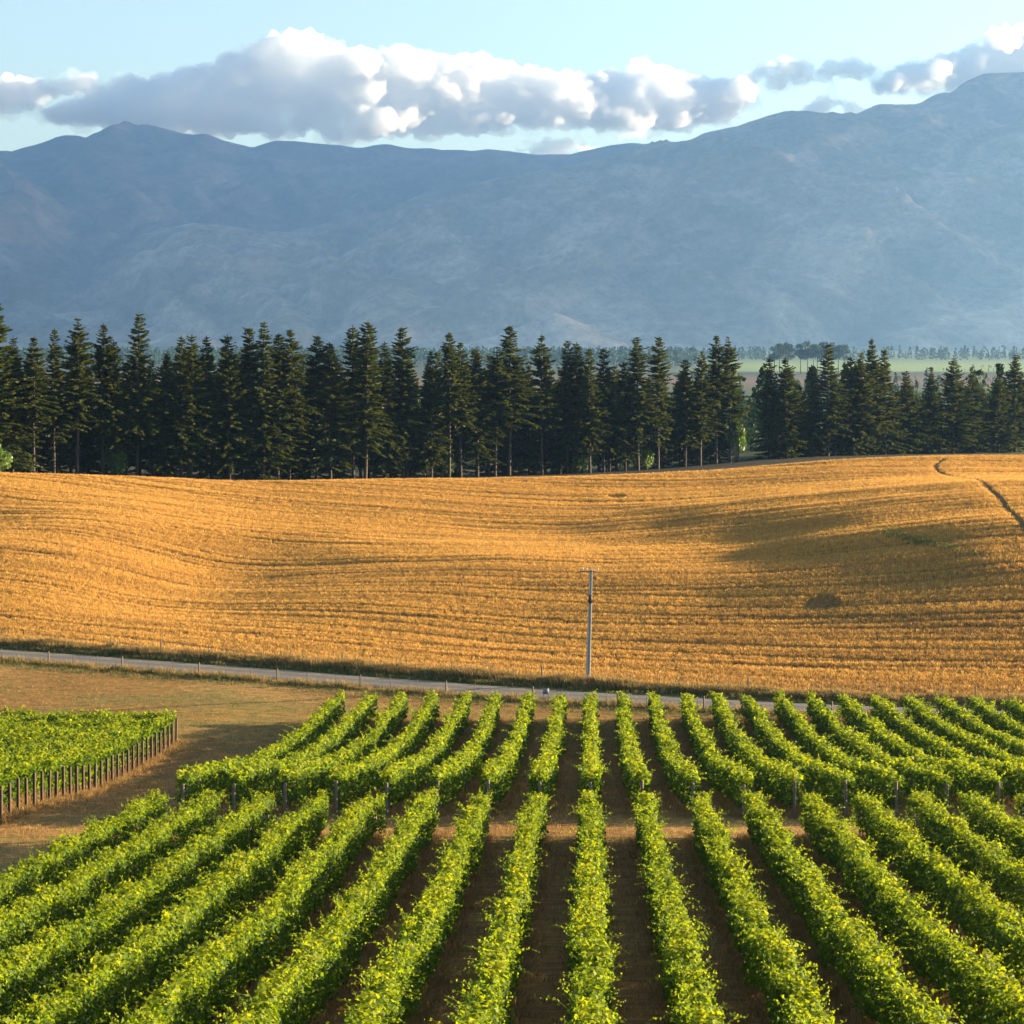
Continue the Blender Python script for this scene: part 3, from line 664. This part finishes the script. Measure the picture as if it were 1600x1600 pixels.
# ------------------------------------------------------------------ conifers of the shelterbelt
def conifer_mesh(seed, H, R, hb, sparse=1.0, droop=0.35):
    """trunk and crown of one conifer; crown starts at hb*H"""
    r = np.random.default_rng(seed); pc, pa, pn, pl, pw, pt = [], [], [], [], [], []
    tw = []
    z = hb*H; lean = r.normal(0, 0.006, 2)
    while z < H-0.25:
        q = (z-hb*H)/(H*(1-hb)); Lm = R*((1-q)**0.78)*(0.55+0.45*min(1, q*5+0.35))*(0.6+0.75*vnoise(np.array([z*0.35]), np.array([seed*1.0]), 3)[0]) + 0.22
        nb = r.integers(5, 8) if q < 0.85 else r.integers(3, 5); z_w = z
        a0 = r.uniform(0, 6.28)
        for i in range(nb):
            if r.random() > sparse*(0.62 if q < 0.12 else 0.95): continue
            z = z_w + r.uniform(-0.8, 0.8)*(1-q); an = a0 + i*6.283/nb + r.normal(0, 0.4); L = Lm*r.uniform(0.5, 1.12)*(1.3 if r.random() < 0.1 else 1)
            e = np.array([math.cos(an), math.sin(an), 0]); sd = np.array([-e[1], e[0], 0])
            dr = droop*(1-0.8*q)*r.uniform(0.6, 1.4)
            m_ = max(3, int(L/0.24)); t = (np.arange(m_)+r.random(m_)*0.8)/m_; t = 0.16+0.84*t
            zz = z + L*(0.10*t + (0.35*q)*t - dr*t*t + 0.14*t**3)
            c_ = np.array([lean[0]*z, lean[1]*z, 0]) + e*(L*t)[:, None]; c_[:, 2] += zz
            slope = norm(e + np.array([0, 0, 1.0])*(0.1+0.35*q-2*dr*t+0.42*t*t)[:, None])
            for side in (-1, 0, 1):
                keepm = r.random(m_) < (0.95 if side == 0 else 0.85)
                kk = int(keepm.sum())
                if kk == 0: continue
                ax = norm(slope[keepm] + sd*side*r.uniform(0.5, 1.2, kk)[:, None] + np.array([0, 0, -1.0])*r.uniform(0.05, 0.55, kk)[:, None]*(1-q*0.8))
                ln = (0.30+0.34*(1-t[keepm]))*r.uniform(0.8, 1.5, kk)*(0.55+0.45*min(1, L/1.2))
                cc = c_[keepm] + ax*ln[:, None]*0.4*(1 if side else 0.2) + r.normal(0, 0.05, (kk, 3))
                nn = norm(np.cross(ax, rnd_unit(r, kk))*0.8 + np.array([0, 0, 0.6])); nn = norm(nn-ax*np.sum(nn*ax, -1, keepdims=True))
                pc.append(cc); pa.append(ax); pn.append(nn); pl.append(ln*1.3); pw.append(ln*r.uniform(0.45, 0.75, kk)); pt.append(np.clip(0.18+0.5*t[keepm]*r.random(kk)+0.22*r.random(kk), 0, 1))
        z = z_w + r.uniform(0.26, 0.46)
    # leader
    k = 14; zz = np.linspace(H-1.5, H, k); pc.append(np.stack([lean[0]*zz+r.normal(0, .04, k), lean[1]*zz+r.normal(0, .04, k), zz], -1))
    ax = norm(rnd_unit(r, k)*0.5+np.array([0, 0, 0.8])); pa.append(ax); nn = norm(np.cross(ax, rnd_unit(r, k))); pn.append(nn); pl.append(np.full(k, 0.4)); pw.append(np.full(k, 0.16)); pt.append(np.full(k, 0.5))
    v, f = quads(np.concatenate(pc), np.concatenate(pa), np.concatenate(pn), np.concatenate(pl), np.concatenate(pw), 0.1)
    crown = np_mesh('crown', v, f, M['conifer'], {'tint': np.repeat(np.concatenate(pt), 4)})
    zz = np.linspace(-0.8, H*0.97, 9); rt = 0.24*(1-np.clip(zz, 0, None)/H)**0.8+0.015
    parts = [tube_mesh('', np.stack([lean[0]*zz+0.06*np.sin(zz*0.4+seed), lean[1]*zz, zz], -1), rt, None, 7)]
    for i in range(int(28*hb/0.4)+6):                            # dead twigs below the crown
        zt_ = r.uniform(0.06*H, max(0.1, hb)*H+1.5); an = r.uniform(0, 6.28); L = r.uniform(0.6, 2.2); t = np.linspace(0, 1, 4)
        parts.append(tube_mesh('', np.stack([lean[0]*zt_+math.cos(an)*L*t, lean[1]*zt_+math.sin(an)*L*t, zt_+L*(0.15*t-0.45*t*t)], -1), 0.028*(1-0.8*t), None, 3))
    v, f = merge(parts)
    return crown, np_mesh('trunk', v, f, M['bark'], None, False)
BARE = [conifer_mesh(400+i, 24, 3.7+0.4*(i % 3), 0.20+0.06*(i % 4), 0.95, 0.42) for i in range(9)]
FULL = [conifer_mesh(420+i, 20, 4.4+0.3*(i % 3), 0.03, 1.0, 0.38) for i in range(7)]
LOWB = [conifer_mesh(440+i, 23, 3.9+0.2*i, 0.06+0.03*i, 0.97, 0.45) for i in range(6)]
def belt_d(px): return 413.7/(1-0.70*(px-800)/F)
def tree(name, kit, H, X, Y, label, group, rz, hgt, wid=1.0):
    root = empty(name, (X, Y, float(gz(X, Y)))); tag(root, label, 'conifer', group)
    root.rotation_euler.z = rz; s = hgt/H; root.scale = (s*wid, s*wid, s)
    add('trunk', kit[1], root); add('crown', kit[0], root)
    return root
TOPS = [(-6, 474, 'F'), (20, 525, 'L'), (52, 527, 'B'), (84, 514, 'B'), (121, 498, 'B'), (160, 506, 'B'), (180, 531, 'B'), (214, 488, 'B'), (259, 550, 'L'), (283, 525, 'L'), (297, 522, 'L'), (323, 525, 'L'),
        (358, 523, 'L'), (391, 511, 'L'), (411, 502, 'L'), (434, 520, 'L'), (452, 514, 'B'), (494, 525, 'B'), (516, 534, 'L'), (552, 508, 'B'), (571, 500, 'B'), (601, 534, 'L'), (630, 512, 'B'), (674, 547, 'L'),
        (702, 520, 'B'), (720, 534, 'B'), (746, 544, 'L'), (774, 542, 'B'), (796, 509, 'B'), (847, 523, 'B'), (887, 533, 'B'), (900, 535, 'L'), (922, 544, 'B'), (943, 545, 'L'), (977, 564, 'L'), (997, 527, 'B'),
        (1028, 527, 'B'), (1071, 562, 'L'), (1094, 549, 'B'), (1119, 525, 'B'), (1141, 527, 'B'), (1202, 557, 'F'), (1229, 557, 'F'), (1272, 574, 'L'), (1294, 538, 'L'), (1328, 557, 'F'), (1343, 549, 'F'),
        (1363, 529, 'F'), (1382, 547, 'F'), (1416, 579, 'F'), (1454, 574, 'F'), (1489, 559, 'F'), (1519, 572, 'F'), (1560, 589, 'F'), (1585, 553, 'F')]
r = np.random.default_rng(88)
WORD = {'B': 'bare-trunked dark conifer', 'L': 'dark conifer with low branches', 'F': 'dark conifer leafy to the ground'}
for i, (px, py, kd) in enumerate(TOPS):
    Y = belt_d(px) + r.uniform(-1.5, 3.5); X = (px-800)*Y/F
    hgt = CZ-(py-HY)*Y/F - float(gz(X, Y))
    kits, H0 = {'B': (BARE, 24), 'L': (LOWB, 23), 'F': (FULL, 20)}[kd]
    tree('conifer_tree', kits[int(r.integers(len(kits)))], H0, X, Y, '%s, %s from the left in the front of the shelterbelt' % (WORD[kd], ordinal(i+1)),
         'front trees of the shelterbelt', float(r.uniform(0, 6.28)), hgt, float(r.uniform(1.05, 1.28)))
for i in range(92):
    px = -20 + (i % 46)*36.0 + (18 if i > 45 else 0) + r.uniform(-9, 9)
    if 1146 < px < 1190: continue
    Y = belt_d(px) + (8 if i < 46 else 15) + r.uniform(-2, 4); X = (px-800)*Y/F
    py = np.interp(px, [0, 240, 300, 560, 800, 1000, 1150, 1250, 1600], [548, 570, 552, 556, 566, 585, 590, 605, 612]) + r.uniform(-14, 16)
    hgt = CZ-(py-HY)*Y/F - float(gz(X, Y))
    tree('conifer_tree', LOWB[int(r.integers(6))] if px < 1150 and i < 46 else FULL[int(r.integers(7))], 23 if px < 1150 and i < 46 else 20, X, Y,
         'dark conifer half hidden behind the front trees of the shelterbelt', 'trees behind the front of the shelterbelt', float(r.uniform(0, 6.28)), hgt, 1.15)
# broadleaf shrubs: bright bush at the left edge, sunlit shrub in the gap, undergrowth
def shrub_mesh(seed, H, R, num, size):
    r = np.random.default_rng(seed); lob = [(r.normal(0, R*0.45), r.normal(0, R*0.45), H*r.uniform(0.3, 0.72), R*r.uniform(0.35, 0.6)) for _ in range(9)]
    pk = r.integers(0, 9, num); lb = np.array(lob)[pk]; u = rnd_unit(r, num); q = np.sqrt(r.uniform(0.3, 1.05, num))
    p = lb[:, :3] + u*(lb[:, 3]*q)[:, None]*np.array([1, 1, 1.25]); p[:, 2] = np.abs(p[:, 2])
    nn = norm(u*0.5+rnd_unit(r, num)+np.array([0, 0, 0.3])); a = norm(np.cross(nn, rnd_unit(r, num)))
    v, f = quads(p, a, nn, size*r.uniform(0.7, 1.5, num), size*r.uniform(0.5, 0.9, num), 0.15)
    cr = np_mesh('crown', v, f, M['broadleaf'], {'tint': np.repeat(r.random(num), 4)})
    ps = []
    for l_ in lob[:6]:
        t = np.linspace(0, 1, 5)[:, None]; e = np.array([l_[0], l_[1], l_[2]]); s_ = np.array([l_[0]*0.15, l_[1]*0.15, -0.2])
        ps.append(tube_mesh('', s_+(e-s_)*t+np.array([0, 0, 0.3])*np.sin(t*3.1), np.linspace(0.09, 0.03, 5), None, 5))
    v, f = merge(ps)
    return cr, np_mesh('trunk', v, f, M['bark'])
def shrub(px, Y, hgt, kit, H0, label, wid=1.0):
    X = (px-800)*Y/F; root = empty('shrub', (X, Y, float(gz(X, Y)))); tag(root, label, 'shrub', 'broadleaf shrubs by the shelterbelt')
    s = hgt/H0; root.scale = (s*wid, s*wid, s); root.rotation_euler.z = px
    add('trunk', kit[1], root); add('crown', kit[0], root)
SH = [shrub_mesh(500, 5.0, 2.4, 1500, 0.42), shrub_mesh(501, 5.0, 1.9, 1100, 0.40)]
shrub(-8, 344.5, 5.4, SH[0], 5.0, 'bright green leafy bush at the left edge of the wheat')
shrub(1152, belt_d(1151)+2, 11.0, SH[1], 5.0, 'sunlit yellow-green shrub in the gap of the shelterbelt', 0.5)
for j, (px, hgt, wd) in enumerate(((178, 4.0, 0.7), (700, 3.5, 0.8), (905, 3.5, 0.7), (1010, 4.0, 0.8))):
    shrub(px, belt_d(px)+3, hgt*1.3, SH[j % 2], 5.0, 'leafy undergrowth shrub among the trunks, %s from the left' % ordinal(j+1), wd)

# ------------------------------------------------------------------ valley beyond: pines, woods
def pine_mesh(seed, H=38):
    r = np.random.default_rng(seed); lob = []
    for i in range(13):
        z = H*r.uniform(0.5, 0.93); rr = H*0.16*(1.15-abs(z/H-0.68)*1.6)
        an = r.uniform(0, 6.28); lob.append((math.cos(an)*rr*r.uniform(0.2, 0.9), math.sin(an)*rr*r.uniform(0.2, 0.9), z, H*r.uniform(0.07, 0.12)))
    num = 900; lb = np.array(lob)[r.integers(0, 13, num)]; u = rnd_unit(r, num)
    p = lb[:, :3]+u*(lb[:, 3]*np.sqrt(r.uniform(0.2, 1.1, num)))[:, None]*np.array([1.15, 1.15, 0.75])
    nn = norm(u+rnd_unit(r, num)); a = norm(np.cross(nn, rnd_unit(r, num)))
    v, f = quads(p, a, nn, r.uniform(1.6, 3.2, num), r.uniform(1.0, 2.0, num), 0.15)
    cr = np_mesh('crown', v, f, M['farpine'], {'tint': np.repeat(r.random(num), 4)})
    z = np.linspace(-1, H*0.9, 5); ps = [tube_mesh('', np.stack([0*z, 0*z, z], -1), np.linspace(0.75, 0.2, 5), None, 5)]
    for l_ in lob[:8]:
        t = np.linspace(0, 1, 3)[:, None]; ps.append(tube_mesh('', np.array([0, 0, l_[2]*0.88])*(1-t)+np.array(l_[:3])*t, 0.2, None, 3))
    v, f = merge(ps)
    return cr, np_mesh('trunk', v, f, M['bark'])
PINES = [pine_mesh(600+i) for i in range(4)]
for i, (px, py) in enumerate(((1210, 541), (1218, 536), (1231, 533), (1251, 536), (1262, 533), (1271, 537), (1277, 536), (1287, 533), (1300, 535), (1310, 538), (1319, 536))):
    Y = 2950 + 40*(i % 3); X = (px-800)*Y/F; hgt = CZ-(py-HY)*Y/F - float(gz(X, Y))
    root = empty('pine_tree', (X, Y, float(gz(X, Y)))); s = hgt/38; root.scale = (s, s, s); root.rotation_euler.z = i*1.7
    tag(root, 'hazy tall pine in the valley clump beyond the shelterbelt, %s from the left' % ordinal(i+1), 'pine', 'pine clump in the valley')
    add('trunk', PINES[i % 4][1], root); add('crown', PINES[i % 4][0], root)
def woods(name, label, xy, hts, mat, seed, seg=6):
    """a far wood as one mass: ragged cones and domes of leaf faces"""
    r = np.random.default_rng(seed); P_, A_, N_, L_, W_, T_ = [], [], [], [], [], []
    for (X, Y), h in zip(xy, hts):
        g_ = float(gz(X, Y)); k = 26 if Y > 2000 else (60 if Y > 1100 else 170); ks = math.sqrt(26.0/k); t = r.random(k)**0.8; con = r.random() < 0.6
        R = h*(0.2*(1-t)+0.03 if con else 0.3*np.sqrt(np.clip(1-(2*t-1.0)**2, 0.05, 1)))
        an = r.uniform(0, 6.28, k); q = np.sqrt(r.random(k))
        P_.append(np.stack([X+np.cos(an)*R*q, Y+np.sin(an)*R*q, g_+h*(0.04+0.96*t)], -1))
        L_.append(np.full(k, h*0.22*ks)*r.uniform(0.7, 1.3, k)); W_.append(np.full(k, h*0.15*ks)*r.uniform(0.7, 1.3, k)); T_.append(np.clip(r.random()*0.7+r.random(k)*0.4, 0, 1))
    p = np.concatenate(P_); k = len(p); nn = norm(rnd_unit(r, k)+np.array([0, -0.4, 0.3])); a = norm(np.cross(nn, rnd_unit(r, k))+np.array([0, 0, 0.6]))
    v, f = quads(p, a, nn, np.concatenate(L_), np.concatenate(W_), 0.15)
    tag(add(name, np_mesh(name, v, f, mat, {'tint': np.repeat(np.concatenate(T_), 4)})), label, 'wood', kind='stuff')
r = np.random.default_rng(91)
num = 800; Y = 500*4.0**r.random(num); X = r.uniform(-0.26, 0.26, num)*Y
woods('valley_wood', 'mixed wood in the valley seen through gaps in the shelterbelt', np.stack([X, Y], -1), r.uniform(9, 19, num), M['farpine'], 1)
num = 2600; Y = r.uniform(3600, 5400, num); X = r.uniform(-0.28, 0.28, num)*Y
kp = (X < 0.08*Y) | (Y > 4750); X, Y = X[kp], Y[kp]
woods('far_wood', 'hazy band of far trees along the foot of the mountains', np.stack([X, Y], -1), r.uniform(14, 30, len(X)), M['farpine'], 2)
num = 160; X = np.concatenate([r.uniform(700, 1400, 100), r.uniform(420, 1300, 60)]); Y = np.concatenate([3550+r.uniform(-20, 20, 100), 3150+r.uniform(-10, 10, 60)])
woods('hedgerow', 'thin hedge lines across the far green fields', np.stack([X, Y], -1), r.uniform(3, 6, num), M['farpine'], 3)
num = 260; X = r.uniform(300, 800, num); Y = r.uniform(2150, 2500, num)
woods('terrace_scrub', 'dark scrub on the brown river terrace before the green fields', np.stack([X, Y], -1), r.uniform(2, 6, num), M['farpine'], 4)

# ------------------------------------------------------------------ haze
m, n, l = nmat('haze_air')
out = N(n, 'ShaderNodeOutputMaterial'); pv = N(n, 'ShaderNodeVolumePrincipled', inp={'Density': 0.35e-4, 'Anisotropy': 0.45})
pv.inputs['Color'].default_value = (0.27, 0.53, 1.0, 1)
l.new(pv.outputs[0], out.inputs['Volume'])
zmin = min(float(GZ.min()), float(Zm.min())) - 1.0; zmax = float(Zm.max()) + 15
v, f = box_v(0, 9300, (zmin+zmax)/2, 12400, 24600, zmax-zmin)
hz = add('haze', np_mesh('haze', v, f, m)); tag(hz, kind='stuff')

# ------------------------------------------------------------------ clouds, beyond and above the haze
CD = 28000.0
def vapour(name, dens):
    m, n, l = nmat(name)
    out = N(n, 'ShaderNodeOutputMaterial'); pv = N(n, 'ShaderNodeVolumePrincipled', inp={'Density': dens, 'Anisotropy': 0.3})
    pv.inputs['Color'].default_value = (0.985, 0.99, 1.0, 1)
    l.new(pv.outputs[0], out.inputs['Volume']); return m
M['cloud'] = vapour('cloud_vapour', 0.0056); M['veil'] = vapour('thin_cloud_vapour', 0.0015); M['bank'] = vapour('thin_bank_vapour', 0.0010)
def icosphere(level=2):
    import bmesh
    bm = bmesh.new(); bmesh.ops.create_icosphere(bm, subdivisions=level, radius=1.0)
    bm.verts.ensure_lookup_table(); v = np.array([q.co[:] for q in bm.verts]); f = np.array([[q.index for q in p.verts] for p in bm.faces]); bm.free()
    return v, f
ICO = icosphere(2)
TEX = []
for sc_, dp_ in ((600.0, 2), (215.0, 3), (80.0, 3)):
    t = bpy.data.textures.new('cloud_billow', 'CLOUDS'); t.noise_scale = sc_; t.noise_depth = dp_; t.noise_type = 'SOFT_NOISE'; TEX.append(t)
def billows(ob, v1, v2, strengths):
    md = ob.modifiers.new('heap', 'REMESH'); md.mode = 'VOXEL'; md.voxel_size = v1; md.use_smooth_shade = True
    for t, st in zip(TEX, strengths):
        d_ = ob.modifiers.new('billow', 'DISPLACE'); d_.texture = t; d_.texture_coords = 'GLOBAL'; d_.strength = st; d_.mid_level = 0.5
    md = ob.modifiers.new('heal', 'REMESH'); md.mode = 'VOXEL'; md.voxel_size = v2; md.use_smooth_shade = True
def cloud(label, outline, num, rmin, rmax, depth, seed, voxel=23.0):
    """outline: (x, top, bottom) in photograph pixels; a heap of billows at real size far behind the mountains"""
    r = np.random.default_rng(seed); o = np.array(outline, float)
    core, veil = [], []
    for i in range(num):
        x = r.uniform(o[0, 0], o[-1, 0]); tp, bt = np.interp(x, o[:, 0], o[:, 1]), np.interp(x, o[:, 0], o[:, 2])
        dist = CD + (0.12*min(x-560, 0) + 0.55*max(x-560, 0))*CD/F; px = dist/F
        ra = max(4, min(r.uniform(rmin, rmax), 0.5*(bt-tp)))
        y = tp + ra + (r.random()**1.2)*max(0, bt-tp-2*ra)
        c = np.array([(x-800)*px, dist+r.normal(0, depth)*px, CZ+(HY-y)*px])
        core.append((ICO[0]*ra*px*np.array([1.2, 1.0, 0.85]) + c, ICO[1]))
        if i % 3 == 0:
            veil.append((ICO[0]*ra*px*np.array([1.75, 1.2, 0.95]) + c + np.array([r.normal(0, 14), 0, r.normal(-2, 5)])*px, ICO[1]))
    v, f = merge(core); base = v.mean(0); base[2] = v[:, 2].min()
    root = empty('cloud', base); tag(root, label, 'cloud', 'clouds over the mountains')
    billows(add('billow', np_mesh('billow', v-base, f, M['cloud']), root), voxel, voxel*0.9, (125.0, 235.0, 135.0))
    v, f = merge(veil)
    billows(add('veil', np_mesh('veil', v-base, f, M['veil']), root), voxel*1.2, voxel, (250.0, 340.0, 160.0))
    return root
cloud('long white cumulus bank over the middle of the range', [(80, 165, 190), (150, 135, 205), (210, 112, 208), (290, 106, 214), (340, 86, 220), (380, 64, 224), (430, 48, 226), (490, 46, 226), (540, 64, 226), (600, 70, 224),
      (680, 76, 222), (760, 86, 216), (840, 102, 212), (900, 110, 210), (950, 102, 212), (1000, 96, 214), (1060, 106, 212), (1110, 116, 205), (1150, 122, 175)], 800, 7, 32, 15, 1)
cloud('small grey cloud at the left edge of the sky', [(-60, 120, 180), (0, 118, 182), (40, 112, 180), (75, 125, 165), (105, 118, 162), (140, 116, 140)], 80, 6, 20, 12, 2)
cloud('grey cloud rising behind the right-hand summit', [(1375, 128, 148), (1410, 100, 150), (1460, 84, 150), (1510, 64, 150), (1560, 44, 150), (1610, 40, 150), (1700, 50, 150), (1760, 90, 140)], 200, 7, 30, 18, 3)
cloud('small ragged cloud right of the long cumulus bank', [(1165, 112, 140), (1200, 95, 140), (1240, 88, 140), (1272, 96, 132)], 34, 5, 14, 8, 4)
cloud('small white puff between the ragged cloud and the right-hand cloud', [(1278, 105, 138), (1300, 88, 138), (1330, 78, 134), (1358, 96, 118)], 30, 6, 16, 8, 5)
cloud('little white cloud low over the right-hand saddle', [(1262, 160, 182), (1290, 150, 184), (1320, 152, 184), (1350, 166, 184)], 22, 5, 12, 6, 6)
cloud('little white cloud peeping over the middle of the ridge', [(815, 228, 246), (850, 213, 248), (885, 208, 248), (930, 226, 246)], 24, 6, 14, 6, 7)
# cloud bank added out of view on the right to shade the mountains
r = np.random.default_rng(9); parts = []
for i in range(260):
    ra = r.uniform(500, 1000); Y = r.uniform(10600, 24500); z = 1300 + r.random()*2300
    parts.append((ICO[0]*ra + np.array([7900+r.normal(0, 350), Y, z]), ICO[1]))
v, f = merge(parts); v[:, 0] = np.maximum(v[:, 0], 6700); v[:, 2] = np.maximum(v[:, 2], 700)
bank = add('unseen_shade_cloud', np_mesh('unseen_shade_cloud', v, f, M['bank'])); tag(bank, kind='structure')
billows(bank, 150, 140, (125.0, 235.0, 135.0))
